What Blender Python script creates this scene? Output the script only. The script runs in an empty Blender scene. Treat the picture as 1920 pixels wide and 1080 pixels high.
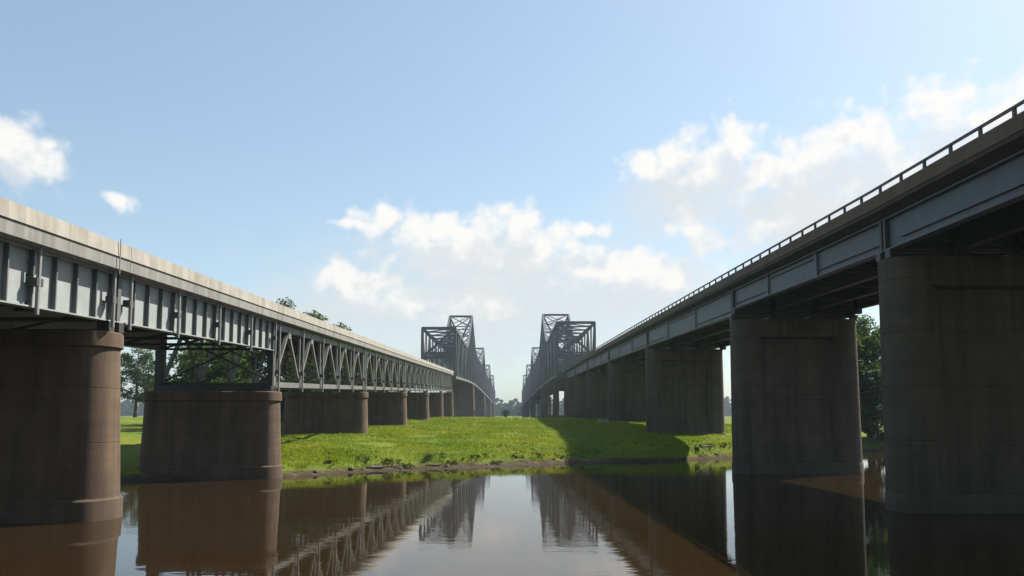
import bpy, math, random
import numpy as np
from mathutils import Vector, Matrix
R = math.radians
random.seed(7)
rng = np.random.default_rng(7)
scene = bpy.context.scene
COL = scene.collection

# ------------------------------------------------------------------ camera
cam_d = bpy.data.cameras.new('camera')
cam = bpy.data.objects.new('camera', cam_d)
COL.objects.link(cam)
cam.location = (0, 0, 4.4)
cam.rotation_euler = (R(90 + 5.5), 0, R(-0.19))
cam_d.sensor_width = 36
cam_d.lens = 36 * 1500 / 1920
cam_d.shift_y = 0.0524
cam_d.clip_start = 0.1
cam_d.clip_end = 12000
scene.camera = cam

# ------------------------------------------------------------------ sun, sky, exposure
SUN_EL, SUN_AZ = 46.6, 51.0          # azimuth from +Y towards +X: sun behind the bridges on the right
sun_d = bpy.data.lights.new('sun', 'SUN')
sun = bpy.data.objects.new('sun', sun_d)
COL.objects.link(sun)
sun_d.energy = 5.0
sun_d.angle = R(0.53)
sun_d.color = (1.0, 0.93, 0.82)
sv = Vector((math.sin(R(SUN_AZ)) * math.cos(R(SUN_EL)), math.cos(R(SUN_AZ)) * math.cos(R(SUN_EL)), math.sin(R(SUN_EL))))
sun.rotation_euler = sv.to_track_quat('Z', 'Y').to_euler()
sun.location = (60, 20, 90)

SKY_STRENGTH = 0.119
CLOUDS = [(-0.559, 0.278, 0.038, 0.027), (-0.532, 0.263, 0.016, 0.012), (-0.579, 0.29, 0.029, 0.021), (-0.463, 0.244, 0.016, 0.01), (-0.155, 0.246, 0.03, 0.013), (-0.193, 0.238, 0.022, 0.005), (-0.112, 0.235, 0.034, 0.017), (-0.083, 0.242, 0.022, 0.016), (-0.041, 0.227, 0.047, 0.022), (0.007, 0.234, 0.029, 0.023), (0.039, 0.208, 0.037, 0.025), (0.088, 0.189, 0.04, 0.02), (0.151, 0.178, 0.052, 0.022), (0.204, 0.174, 0.045, 0.016), (-0.058, 0.202, 0.074, 0.024), (0.1, 0.233, 0.018, 0.008), (-0.177, 0.16, 0.036, 0.018), (-0.209, 0.172, 0.019, 0.014), (-0.144, 0.147, 0.033, 0.013), (-0.037, 0.146, 0.04, 0.017), (0.281, 0.329, 0.019, 0.018), (0.261, 0.309, 0.035, 0.023), (0.216, 0.316, 0.036, 0.012), (0.176, 0.302, 0.02, 0.009), (0.292, 0.267, 0.016, 0.021), (0.237, 0.232, 0.018, 0.022), (0.345, 0.29, 0.045, 0.019), (0.417, 0.312, 0.042, 0.022), (0.444, 0.273, 0.07, 0.035), (0.517, 0.314, 0.038, 0.029), (0.558, 0.311, 0.039, 0.024), (0.494, 0.278, 0.076, 0.04), (0.343, 0.234, 0.033, 0.012), (0.379, 0.244, 0.063, 0.024)]
VEILS = [(0.0, 0.14, 0.24, 0.085), (-.02, .19, .10, .04), (0.212, 0.269, 0.058, 0.038), (0.15, 0.148, 0.11, 0.039), (-0.209, 0.133, 0.091, 0.029), (0.355, 0.24, 0.098, 0.049)]
world = bpy.data.worlds.new('World')
scene.world = world
world.use_nodes = True
world.cycles.sampling_method = 'MANUAL'
world.cycles.sample_map_resolution = 256
wt = world.node_tree
wt.nodes.clear()

def N(t, kind, **kw):
    n = t.nodes.new(kind)
    for k, v in kw.items():
        setattr(n, k, v)
    return n

def M_(t, op, a, b=None, c=None, clamp=False):
    n = t.nodes.new('ShaderNodeMath'); n.operation = op; n.use_clamp = clamp
    for i, v in enumerate((a, b, c)):
        if v is None: continue
        if isinstance(v, (int, float)): n.inputs[i].default_value = v
        else: t.links.new(v, n.inputs[i])
    return n.outputs[0]

def V_(t, op, a, b=None, c=None):
    n = t.nodes.new('ShaderNodeVectorMath'); n.operation = op
    for i, v in enumerate((a, b, c)):
        if v is None: continue
        if isinstance(v, (tuple, list)): n.inputs[i].default_value = v
        else: t.links.new(v, n.inputs[i])
    return n.outputs['Value'] if op in ('LENGTH', 'DOT_PRODUCT', 'DISTANCE') else n.outputs[0]

def cloud_group():
    g = bpy.data.node_groups.new('cloud_field', 'ShaderNodeTree')
    g.interface.new_socket('P', in_out='INPUT', socket_type='NodeSocketVector')
    g.interface.new_socket('Density', in_out='OUTPUT', socket_type='NodeSocketFloat')
    g.interface.new_socket('Veil', in_out='OUTPUT', socket_type='NodeSocketFloat')
    gi = g.nodes.new('NodeGroupInput'); go = g.nodes.new('NodeGroupOutput')
    P = gi.outputs[0]
    nz = N(g, 'ShaderNodeTexNoise', noise_dimensions='2D'); nz.inputs['Scale'].default_value = 16; nz.inputs['Detail'].default_value = 3
    g.links.new(P, nz.inputs['Vector'])
    off = V_(g, 'SUBTRACT', nz.outputs['Color'], (.5, .5, .5))
    off = V_(g, 'MULTIPLY', off, (.024, .018, 0))
    Q = V_(g, 'ADD', P, off)
    def field(L, sm):
        cur = None
        for (a, e, rx, ry) in L:
            k = 1.15 if a > .15 and e > .22 else .8 if a < -.4 else 1.0
            rx *= 1.15 * k; ry *= 1.2 * k
            v = V_(g, 'MULTIPLY_ADD', Q, (1 / rx, 1 / ry, 0), (-a / rx, -e / ry, 0))
            l = V_(g, 'LENGTH', v)
            cur = l if cur is None else M_(g, 'SMOOTH_MIN', cur, l, sm)
        return M_(g, 'SUBTRACT', 1.0, cur)
    F = field(CLOUDS, .22)
    n2 = N(g, 'ShaderNodeTexNoise', noise_dimensions='2D'); n2.inputs['Scale'].default_value = 26; n2.inputs['Detail'].default_value = 6; n2.inputs['Roughness'].default_value = .58
    g.links.new(V_(g, 'MULTIPLY', P, (1, 1.25, 1)), n2.inputs['Vector'])
    bil = N(g, 'ShaderNodeTexVoronoi', feature='SMOOTH_F1', voronoi_dimensions='2D'); bil.inputs['Scale'].default_value = 38; bil.inputs['Detail'].default_value = 1; bil.inputs['Smoothness'].default_value = .6
    g.links.new(Q, bil.inputs['Vector'])
    puff = M_(g, 'MULTIPLY', M_(g, 'SUBTRACT', .45, bil.outputs['Distance']), 1.1)
    # the same kind of cumulus goes on all round the horizon
    sx = N(g, 'ShaderNodeSeparateXYZ'); g.links.new(P, sx.inputs[0])
    n3 = N(g, 'ShaderNodeTexNoise', noise_dimensions='2D'); n3.inputs['Scale'].default_value = 5; n3.inputs['Detail'].default_value = 1
    g.links.new(V_(g, 'MULTIPLY', P, (1, 2.2, 1)), n3.inputs['Vector'])
    band = M_(g, 'ABSOLUTE', M_(g, 'SUBTRACT', sx.outputs[1], .235))
    G = M_(g, 'SUBTRACT', M_(g, 'MULTIPLY', M_(g, 'SUBTRACT', n3.outputs[0], .47), 9), M_(g, 'MULTIPLY', band, 12))
    out = N(g, 'ShaderNodeMapRange'); out.inputs['From Min'].default_value = .62; out.inputs['From Max'].default_value = .75; out.inputs['To Min'].default_value = -4; out.inputs['To Max'].default_value = 0
    g.links.new(M_(g, 'ABSOLUTE', sx.outputs[0]), out.inputs['Value'])
    F = M_(g, 'MAXIMUM', F, M_(g, 'ADD', G, out.outputs[0]))
    f = M_(g, 'ADD', M_(g, 'ADD', F, puff), M_(g, 'MULTIPLY', M_(g, 'SUBTRACT', n2.outputs[0], .5), 1.9))
    mr = N(g, 'ShaderNodeMapRange', interpolation_type='SMOOTHSTEP')
    mr.inputs['From Min'].default_value = -.85; mr.inputs['From Max'].default_value = .50
    g.links.new(f, mr.inputs['Value'])
    g.links.new(mr.outputs[0], go.inputs[0])
    F2 = field(VEILS, .5)
    f2 = M_(g, 'ADD', F2, M_(g, 'MULTIPLY', M_(g, 'SUBTRACT', n2.outputs[0], .5), 1.0))
    mr2 = N(g, 'ShaderNodeMapRange', interpolation_type='SMOOTHSTEP')
    mr2.inputs['From Min'].default_value = -.5; mr2.inputs['From Max'].default_value = 1.0
    g.links.new(f2, mr2.inputs['Value'])
    g.links.new(mr2.outputs[0], go.inputs[1])
    return g

CG = cloud_group()
tc = N(wt, 'ShaderNodeTexCoord')
sky = N(wt, 'ShaderNodeTexSky', sky_type='NISHITA', sun_disc=False)
sky.sun_elevation = R(SUN_EL)
sky.sun_rotation = R(SUN_AZ)
sky.altitude = 50
sky.air_density = 1.0
sky.dust_density = 0.9
sky.ozone_density = 1.0
sep = N(wt, 'ShaderNodeSeparateXYZ')
wt.links.new(tc.outputs['Generated'], sep.inputs[0])
az = M_(wt, 'ARCTAN2', sep.outputs[0], sep.outputs[1])
el = M_(wt, 'ARCSINE', sep.outputs[2])
comb = N(wt, 'ShaderNodeCombineXYZ')
wt.links.new(az, comb.inputs[0]); wt.links.new(el, comb.inputs[1])
g1 = N(wt, 'ShaderNodeGroup'); g1.node_tree = CG
wt.links.new(comb.outputs[0], g1.inputs[0])
g2 = N(wt, 'ShaderNodeGroup'); g2.node_tree = CG
wt.links.new(V_(wt, 'ADD', comb.outputs[0], (.006, .040, 0)), g2.inputs[0])
scl = N(wt, 'ShaderNodeMix', data_type='RGBA', blend_type='MULTIPLY'); scl.inputs[0].default_value = 1
gam = N(wt, 'ShaderNodeGamma'); gam.inputs[1].default_value = .68
wt.links.new(sky.outputs[0], gam.inputs[0]); wt.links.new(gam.outputs[0], scl.inputs[6]); scl.inputs[7].default_value = (SKY_STRENGTH * .91, SKY_STRENGTH, SKY_STRENGTH * 1.01, 1)
cc = N(wt, 'ShaderNodeMix', data_type='RGBA')
cc.inputs[6].default_value = (.445, .435, .42, 1); cc.inputs[7].default_value = (.345, .35, .355, 1)
wt.links.new(M_(wt, 'MULTIPLY', g2.outputs[0], .85), cc.inputs[0])
veil = N(wt, 'ShaderNodeMix', data_type='RGBA')
veil.inputs[7].default_value = (.335, .345, .350, 1)
wt.links.new(scl.outputs[2], veil.inputs[6])
wt.links.new(M_(wt, 'MULTIPLY', g1.outputs[1], .85), veil.inputs[0])
mixc = N(wt, 'ShaderNodeMix', data_type='RGBA')
wt.links.new(M_(wt, 'MULTIPLY', M_(wt, 'MULTIPLY', g1.outputs[0], .96), M_(wt, 'SUBTRACT', 1.0, M_(wt, 'MULTIPLY', g2.outputs[0], .34))), mixc.inputs[0])
wt.links.new(veil.outputs[2], mixc.inputs[6])
wt.links.new(cc.outputs[2], mixc.inputs[7])
bg = N(wt, 'ShaderNodeBackground'); bg.inputs[1].default_value = 1.0
wt.links.new(mixc.outputs[2], bg.inputs[0])
wo = N(wt, 'ShaderNodeOutputWorld')
wt.links.new(bg.outputs[0], wo.inputs[0])

vs = scene.view_settings
vs.view_transform = 'Standard'; vs.look = 'None'; vs.gamma = 1; vs.use_curve_mapping = False
vs.exposure = 1.2
scene.render.engine = 'CYCLES'
scene.cycles.max_bounces = 6
scene.cycles.volume_bounces = 0
scene.render.resolution_x = 1024; scene.render.resolution_y = 576

# ------------------------------------------------------------------ materials
def newmat(name):
    m = bpy.data.materials.new(name); m.use_nodes = True
    t = m.node_tree; b = t.nodes['Principled BSDF']
    return m, t, b

def wpos(t, scale=(1, 1, 1)):
    g = N(t, 'ShaderNodeNewGeometry')
    return V_(t, 'MULTIPLY', g.outputs['Position'], scale)

def noise(t, vec, scale, detail=4, rough=.55):
    n = N(t, 'ShaderNodeTexNoise'); n.inputs['Scale'].default_value = scale
    n.inputs['Detail'].default_value = detail; n.inputs['Roughness'].default_value = rough
    t.links.new(vec, n.inputs['Vector']); return n.outputs[0]

def ramp(t, fac, stops):
    r = N(t, 'ShaderNodeValToRGB')
    e = r.color_ramp.elements
    while len(e) < len(stops): e.new(.5)
    for el_, (p, c) in zip(e, stops):
        el_.position = p; el_.color = tuple(c) + (1,)
    t.links.new(fac, r.inputs[0]); return r.outputs[0]

def mixc_(t, fac, a, b, bt='MIX'):
    n = N(t, 'ShaderNodeMix', data_type='RGBA', blend_type=bt)
    for i, v in ((0, fac), (6, a), (7, b)):
        if isinstance(v, (int, float)): n.inputs[i].default_value = v
        elif isinstance(v, (tuple, list)): n.inputs[i].default_value = tuple(v) + (1,)
        else: t.links.new(v, n.inputs[i])
    return n.outputs[2]

def bump(t, b, h, strength=.3, dist=.05):
    n = N(t, 'ShaderNodeBump'); n.inputs['Strength'].default_value = strength; n.inputs['Distance'].default_value = dist
    t.links.new(h, n.inputs['Height']); t.links.new(n.outputs[0], b.inputs['Normal'])

def concrete(name, c0, c1, stain, streak=.6, boards=False, tide=False):
    m, t, b = newmat(name)
    P = wpos(t)
    base = ramp(t, noise(t, P, .8, 6, .6), [(.3, c0), (.7, c1)])
    st = noise(t, wpos(t, (1.6, 1.6, .09)), 1.1, 5, .6)
    sf = M_(t, 'MULTIPLY', ramp(t, st, [(.42, (0, 0, 0)), (.66, (1, 1, 1))]), streak)
    col = mixc_(t, sf, base, stain)
    if tide:      # silt tide marks left by floods
        sx = N(t, 'ShaderNodeSeparateXYZ'); t.links.new(P, sx.inputs[0])
        z = M_(t, 'ADD', sx.outputs[2], M_(t, 'MULTIPLY', noise(t, P, .5, 4), .8))
        w = N(t, 'ShaderNodeMapRange'); w.inputs['From Min'].default_value = 2.2; w.inputs['From Max'].default_value = .7
        t.links.new(z, w.inputs['Value'])
        col = mixc_(t, M_(t, 'MULTIPLY', w.outputs[0], .3), col, (.045, .038, .032))
        bands = noise(t, wpos(t, (.02, .02, 2.2)), 1.0, 3, .6)
        col = mixc_(t, M_(t, 'MULTIPLY', ramp(t, bands, [(.45, (0, 0, 0)), (.65, (1, 1, 1))]), .22), col, stain)
    t.links.new(col, b.inputs['Base Color'])
    b.inputs['Roughness'].default_value = .9
    b.inputs['Specular IOR Level'].default_value = .25
    h = noise(t, P, 9, 5, .65)
    if boards:
        w = N(t, 'ShaderNodeTexWave', wave_type='BANDS', bands_direction='Z'); w.inputs['Scale'].default_value = .8; w.inputs['Distortion'].default_value = .2
        t.links.new(P, w.inputs['Vector'])
        h = M_(t, 'ADD', h, M_(t, 'MULTIPLY', w.outputs[1], .35))
    bump(t, b, h, .35, .03)
    return m

def steel(name, c0, c1, rust, rust_amt=.35, rough=.55, metal=0.0):
    m, t, b = newmat(name)
    P = wpos(t)
    base = ramp(t, noise(t, P, .9, 5, .6), [(.3, c0), (.7, c1)])
    rf = noise(t, wpos(t, (2.2, 2.2, .7)), 1.5, 6, .7)
    f = M_(t, 'MULTIPLY', ramp(t, rf, [(.52, (0, 0, 0)), (.72, (1, 1, 1))]), rust_amt)
    t.links.new(mixc_(t, f, base, rust), b.inputs['Base Color'])
    b.inputs['Roughness'].default_value = rough
    b.inputs['Metallic'].default_value = metal
    bump(t, b, noise(t, P, 14, 3), .12, .02)
    return m

MAT = {}
MAT['pier_l'] = concrete('brown_pier_concrete', (.085, .057, .037), (.132, .088, .057), (.040, .029, .020), .6, tide=True)
MAT['pier_r'] = concrete('tan_grey_pier_concrete', (.078, .065, .046), (.108, .09, .064), (.045, .037, .026), .6, boards=True, tide=True)
MAT['parapet_l'] = concrete('pale_parapet_concrete', (.25, .232, .20), (.33, .308, .272), (.16, .145, .12), .6)
MAT['fascia_l'] = concrete('grey_slab_concrete', (.18, .178, .168), (.225, .22, .208), (.10, .096, .088), .65)
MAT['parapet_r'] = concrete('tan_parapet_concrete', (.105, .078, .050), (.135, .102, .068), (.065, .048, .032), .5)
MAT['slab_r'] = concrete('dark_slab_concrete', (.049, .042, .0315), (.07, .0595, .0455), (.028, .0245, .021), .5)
MAT['girder_l'] = steel('pale_blue_grey_paint', (.2141, .2379, .234), (.2697, .2935, .2895), (.1428, .0951, .0713), .25)
MAT['stiff_l'] = steel('grey_stiffener_paint', (.081, .0861, .0861), (.1064, .1114, .1114), (.0456, .0304, .0254), .35)
MAT['truss_l'] = steel('weathered_truss_paint', (.116, .116, .109), (.1508, .1479, .1421), (.058, .0435, .0319), .4)
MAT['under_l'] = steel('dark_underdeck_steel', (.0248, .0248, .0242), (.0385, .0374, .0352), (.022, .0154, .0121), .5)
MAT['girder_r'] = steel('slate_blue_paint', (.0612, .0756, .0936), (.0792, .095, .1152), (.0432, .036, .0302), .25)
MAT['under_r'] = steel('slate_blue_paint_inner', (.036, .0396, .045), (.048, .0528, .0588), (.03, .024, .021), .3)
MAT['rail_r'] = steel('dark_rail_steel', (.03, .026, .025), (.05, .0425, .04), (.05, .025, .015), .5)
MAT['main'] = steel('dark_truss_paint', (.06, .0656, .0736), (.088, .0936, .1), (.056, .04, .0336), .3)
MAT['pipe'] = steel('galvanised_pipe', (.198, .198, .1925), (.253, .253, .2475), (.11, .077, .055), .3)

def asphalt():
    m, t, b = newmat('worn_asphalt')
    t.links.new(ramp(t, noise(t, wpos(t), 3, 5), [(.3, (.04, .04, .04)), (.7, (.06, .058, .056))]), b.inputs['Base Color'])
    b.inputs['Roughness'].default_value = .9
    return m
MAT['asphalt'] = asphalt()

def ground_mat():
    m, t, b = newmat('bank_earth_and_turf')
    P = wpos(t)
    sx = N(t, 'ShaderNodeSeparateXYZ'); t.links.new(P, sx.inputs[0])
    z = M_(t, 'ADD', sx.outputs[2], M_(t, 'MULTIPLY', M_(t, 'SUBTRACT', noise(t, P, .45, 5, .65), .5), .9))
    gf = N(t, 'ShaderNodeMapRange'); gf.inputs['From Min'].default_value = .22; gf.inputs['From Max'].default_value = .5
    t.links.new(z, gf.inputs['Value'])
    mud = ramp(t, noise(t, P, 1.3, 7, .7), [(.3, (.022, .016, .008)), (.5, (.06, .045, .022)), (.72, (.14, .108, .058))])
    wet = N(t, 'ShaderNodeMapRange'); wet.inputs['From Min'].default_value = .25; wet.inputs['From Max'].default_value = 0
    t.links.new(z, wet.inputs['Value'])
    mud = mixc_(t, M_(t, 'MULTIPLY', wet.outputs[0], .7), mud, (.03, .0216, .0156))
    gr = ramp(t, noise(t, wpos(t, (1, .35, 1)), .16, 6, .6), [(.3, (.065, .115, .011)), (.52, (.125, .17, .013)), (.74, (.23, .205, .02))])
    gr = mixc_(t, M_(t, 'MULTIPLY', noise(t, P, 1.7, 6, .7), .7), gr, (.0432, .0648, .0101))
    t.links.new(mixc_(t, gf.outputs[0], mud, gr), b.inputs['Base Color'])
    b.inputs['Roughness'].default_value = .95
    b.inputs['Specular IOR Level'].default_value = .1
    bump(t, b, noise(t, P, 2.5, 8, .7), .8, .25)
    return m
MAT['ground'] = ground_mat()

def water_mat():
    m, t, b = newmat('silty_river_water')
    P = wpos(t)
    t.links.new(ramp(t, noise(t, P, .06, 4), [(.3, (.016, .0096, .0034)), (.7, (.021, .0125, .0046))]), b.inputs['Base Color'])
    b.inputs['Roughness'].default_value = .03
    b.inputs['IOR'].default_value = 1.333
    h1 = noise(t, wpos(t, (.55, 1, 1)), .9, 3, .5)
    h2 = noise(t, wpos(t, (.5, 1.2, 1)), 3.5, 2, .5)
    calm = ramp(t, noise(t, wpos(t, (.05, .09, 1)), 1.0, 3, .5), [(.40, (.12, .12, .12)), (.62, (1, 1, 1))])
    h = M_(t, 'ADD', M_(t, 'MULTIPLY', h1, .5), M_(t, 'MULTIPLY', M_(t, 'MULTIPLY', h2, .35), calm))
    bump(t, b, h, .22, .04)
    return m
MAT['water'] = water_mat()

def leaf_mat(name, stops, trans=.35, sc=.5):
    m = bpy.data.materials.new(name); m.use_nodes = True
    t = m.node_tree; t.nodes.clear()
    P = wpos(t)
    g = N(t, 'ShaderNodeNewGeometry')
    f = M_(t, 'ADD', M_(t, 'MULTIPLY', noise(t, P, sc, 3), .7), M_(t, 'MULTIPLY', g.outputs['Random Per Island'], .35))
    c = ramp(t, f, stops)
    d = N(t, 'ShaderNodeBsdfDiffuse'); tr = N(t, 'ShaderNodeBsdfTranslucent')
    t.links.new(c, d.inputs[0]); t.links.new(c, tr.inputs[0])
    mx = N(t, 'ShaderNodeMixShader'); mx.inputs[0].default_value = trans
    t.links.new(d.outputs[0], mx.inputs[1]); t.links.new(tr.outputs[0], mx.inputs[2])
    o = N(t, 'ShaderNodeOutputMaterial'); t.links.new(mx.outputs[0], o.inputs[0])
    return m
MAT['leaf'] = leaf_mat('broadleaf_foliage', [(.3, (.018, .036, .009)), (.5, (.042, .075, .017)), (.75, (.085, .125, .03))], .5)
MAT['leaf_olive'] = leaf_mat('olive_foliage', [(.3, (.028, .042, .012)), (.5, (.06, .085, .024)), (.75, (.11, .135, .04))], .5)
MAT['leaf_far'] = leaf_mat('far_foliage', [(.3, (.014, .028, .0112)), (.5, (.028, .049, .0168)), (.75, (.049, .0735, .0245))], .2, .05)
MAT['grass'] = leaf_mat('meadow_grass', [(.28, (.075, .15, .008)), (.5, (.155, .225, .012)), (.74, (.30, .27, .02))], .4, .17)
MAT['weed'] = leaf_mat('weed_foliage', [(.3, (.0195, .0358, .0078)), (.6, (.039, .0618, .013)), (.8, (.065, .0845, .0195))], .3, 1.2)

def simple(name, c0, c1, sc, rough=.9, b_=.5):
    m, t, b = newmat(name)
    P = wpos(t)
    t.links.new(ramp(t, noise(t, P, sc, 6, .65), [(.3, c0), (.7, c1)]), b.inputs['Base Color'])
    b.inputs['Roughness'].default_value = rough
    bump(t, b, noise(t, P, sc * 4, 5), b_, .05)
    return m
MAT['bark'] = simple('grey_brown_bark', (.036, .0288, .0228), (.078, .066, .054), 3)
MAT['rock'] = simple('bank_stone', (.0576, .0468, .0378), (.108, .0936, .0792), 2.5)
MAT['wood'] = simple('bleached_driftwood', (.12, .09, .066), (.216, .174, .138), 4)

# ------------------------------------------------------------------ helpers
def mesh_obj(name, verts, faces, mat, parent=None, smooth=False):
    me = bpy.data.meshes.new(name)
    me.from_pydata([tuple(v) for v in verts], [], faces)
    me.validate()
    if smooth:
        me.polygons.foreach_set('use_smooth', [True] * len(me.polygons))
    me.materials.append(MAT[mat])
    o = bpy.data.objects.new(name, me)
    COL.objects.link(o)
    if parent is not None: o.parent = parent
    return o

def mesh_np(name, V, F, mat, parent=None):
    """V (n,3) F (m,k) arrays"""
    me = bpy.data.meshes.new(name)
    V = np.asarray(V, dtype=np.float32); F = np.asarray(F, dtype=np.int32)
    k = F.shape[1]
    me.vertices.add(len(V)); me.vertices.foreach_set('co', V.ravel())
    me.loops.add(F.size); me.loops.foreach_set('vertex_index', F.ravel())
    me.polygons.add(len(F)); me.polygons.foreach_set('loop_start', np.arange(0, F.size, k, dtype=np.int32))
    me.polygons.foreach_set('loop_total', np.full(len(F), k, dtype=np.int32))
    me.update(calc_edges=True)
    me.materials.append(MAT[mat])
    o = bpy.data.objects.new(name, me); COL.objects.link(o)
    if parent is not None: o.parent = parent
    return o

def thing(name, label, cat, loc, group=None):
    o = bpy.data.objects.new(name, None); COL.objects.link(o)
    o.location = loc; o['label'] = label; o['category'] = cat
    o.empty_display_size = .5
    if group: o['group'] = group
    return o

def tag(o, label, cat, group=None):
    o['label'] = label; o['category'] = cat
    if group: o['group'] = group
    return o

CUBE = {}
def cube_mesh(mat, kind='box'):
    key = (mat, kind)
    if key not in CUBE:
        if kind == 'box':
            v = [(x, y, z) for x in (-.5, .5) for y in (-.5, .5) for z in (-.5, .5)]
            f = [(0, 1, 3, 2), (4, 6, 7, 5), (0, 4, 5, 1), (2, 3, 7, 6), (0, 2, 6, 4), (1, 5, 7, 3)]
        elif kind == 'tube':
            n = 10
            v = [(math.cos(2 * math.pi * i / n) * .5, math.sin(2 * math.pi * i / n) * .5, z) for z in (-.5, .5) for i in range(n)]
            f = [(i, (i + 1) % n, n + (i + 1) % n, n + i) for i in range(n)] + [tuple(range(n))[::-1], tuple(range(n, 2 * n))]
        elif kind == 'ibeam':   # section in x,y ; length along z ; flanges at y = +-.5
            s = [(-.5, -.5), (.5, -.5), (.5, -.4), (.06, -.4), (.06, .4), (.5, .4), (.5, .5), (-.5, .5), (-.5, .4), (-.06, .4), (-.06, -.4), (-.5, -.4)]
            n = 12
            v = [(a, b, z) for z in (-.5, .5) for a, b in s]
            f = [(i, (i + 1) % n, n + (i + 1) % n, n + i) for i in range(n)] + [tuple(range(n))[::-1], tuple(range(n, 2 * n))]
        me = bpy.data.meshes.new(kind + '_' + mat)
        me.from_pydata(v, [], f); me.materials.append(MAT[mat])
        CUBE[key] = me
    return CUBE[key]

def beam(name, p, q, w, h, mat, root, kind='box', up=(0, 0, 1)):
    """member from p to q (world); w across, h in the up direction; child of root"""
    p = Vector(p); q = Vector(q)
    d = q - p; L = d.length; z = d.normalized()
    u = Vector(up)
    if abs(z.dot(u)) > .98: u = Vector((0, 1, 0))
    x = u.cross(z).normalized() * -1
    y = z.cross(x).normalized()
    m = Matrix((x * w, y * h, z * L)).transposed().to_4x4()
    m.translation = (p + q) / 2 - Vector(root.location)
    o = bpy.data.objects.new(name, cube_mesh(mat, kind)); COL.objects.link(o)
    o.parent = root
    o.matrix_basis = m
    return o

def block(name, c, s, mat, root, kind='box'):
    o = bpy.data.objects.new(name, cube_mesh(mat, kind)); COL.objects.link(o)
    o.parent = root
    o.location = Vector(c) - Vector(root.location); o.scale = s
    return o

class MB:
    """collects boxes along members in world space"""
    def __init__(s): s.v = []; s.f = []
    def bar(s, p, q, w, h):
        p = Vector(p); q = Vector(q); z = (q - p).normalized()
        u = Vector((0, 0, 1))
        if abs(z.dot(u)) > .98: u = Vector((0, 1, 0))
        x = u.cross(z).normalized(); y = z.cross(x).normalized()
        b = len(s.v)
        for e in (p, q):
            for i, j in ((-.5, -.5), (.5, -.5), (.5, .5), (-.5, .5)):
                s.v.append(e + x * (w * i) + y * (h * j))
        s.f += [(b, b + 1, b + 5, b + 4), (b + 1, b + 2, b + 6, b + 5), (b + 2, b + 3, b + 7, b + 6), (b + 3, b, b + 4, b + 7), (b + 3, b + 2, b + 1, b), (b + 4, b + 5, b + 6, b + 7)]
    def build(s, name, mat, root):
        l = Vector(root.location)
        return mesh_obj(name, [v - l for v in s.v], s.f, mat, root)

def prism(name, sec, y0, y1, zf, mat, root, n=1, parent=None):
    """closed section [(x, dz)] swept along Y following zf(y)"""
    l = root.location
    V = []; F = []
    k = len(sec)
    for i in range(n + 1):
        y = y0 + (y1 - y0) * i / n
        for (x, dz) in sec: V.append((x - l.x, y - l.y, zf(y) + dz - l.z))
    for i in range(n):
        for j in range(k):
            a = i * k + j; b = i * k + (j + 1) % k
            F.append((a, b, b + k, a + k))
    F.append(tuple(range(k))[::-1]); F.append(tuple(range(n * k, n * k + k)))
    return mesh_obj(name, V, F, mat, parent or root)

def lin(y0, z0, y1, z1):
    return lambda y: z0 + (z1 - z0) * (y - y0) / (y1 - y0)

# ------------------------------------------------------------------ deck profiles (parapet top, metres above the water)
def zL(y):
    if y <= 300: return 11.95 + .0322 * (y - 26.6)
    t = min(y, 450) - 300
    return 20.75 + .0322 * t - .0322 / 300 * t * t
def zR(y):
    t = min(max(y - 27, -30), 484)
    return 15.0 + .031 * t - 3.2e-5 * t * t

# ------------------------------------------------------------------ terrain and water
SH = [(-900, 20), (-120, 46), (-60, 50), (-27, 56), (-17, 61.5), (-11.6, 68), (-4, 72), (6, 79.5), (18.6, 85.7), (25, 90), (36, 101), (48, 110), (70, 122), (120, 140), (900, 200)]
PR = [(-300, -2.6), (-20, -2.2), (-5, -.7), (0, 0), (1.5, .22), (3, .5), (12, 1.3), (32, 2.25), (70, 3.05), (109, 4.0), (140, 4.62), (165, 4.75)]
def ip(L, x):
    xs = [a for a, _ in L]; ys = [b for _, b in L]
    return np.interp(x, xs, ys)
def vnoise(x, y, s, seed=0):
    """smooth value noise, vectorised"""
    x = np.asarray(x) / s; y = np.asarray(y) / s
    xi = np.floor(x); yi = np.floor(y); fx = x - xi; fy = y - yi
    fx = fx * fx * (3 - 2 * fx); fy = fy * fy * (3 - 2 * fy)
    def h(a, b):
        v = np.sin(a * 127.1 + b * 311.7 + seed * 74.7) * 43758.5453
        return v - np.floor(v)
    return (h(xi, yi) * (1 - fx) + h(xi + 1, yi) * fx) * (1 - fy) + (h(xi, yi + 1) * (1 - fx) + h(xi + 1, yi + 1) * fx) * fy
def sstep(a, b, x):
    t = np.clip((np.asarray(x, dtype=float) - a) / (b - a), 0, 1); return t * t * (3 - 2 * t)
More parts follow.
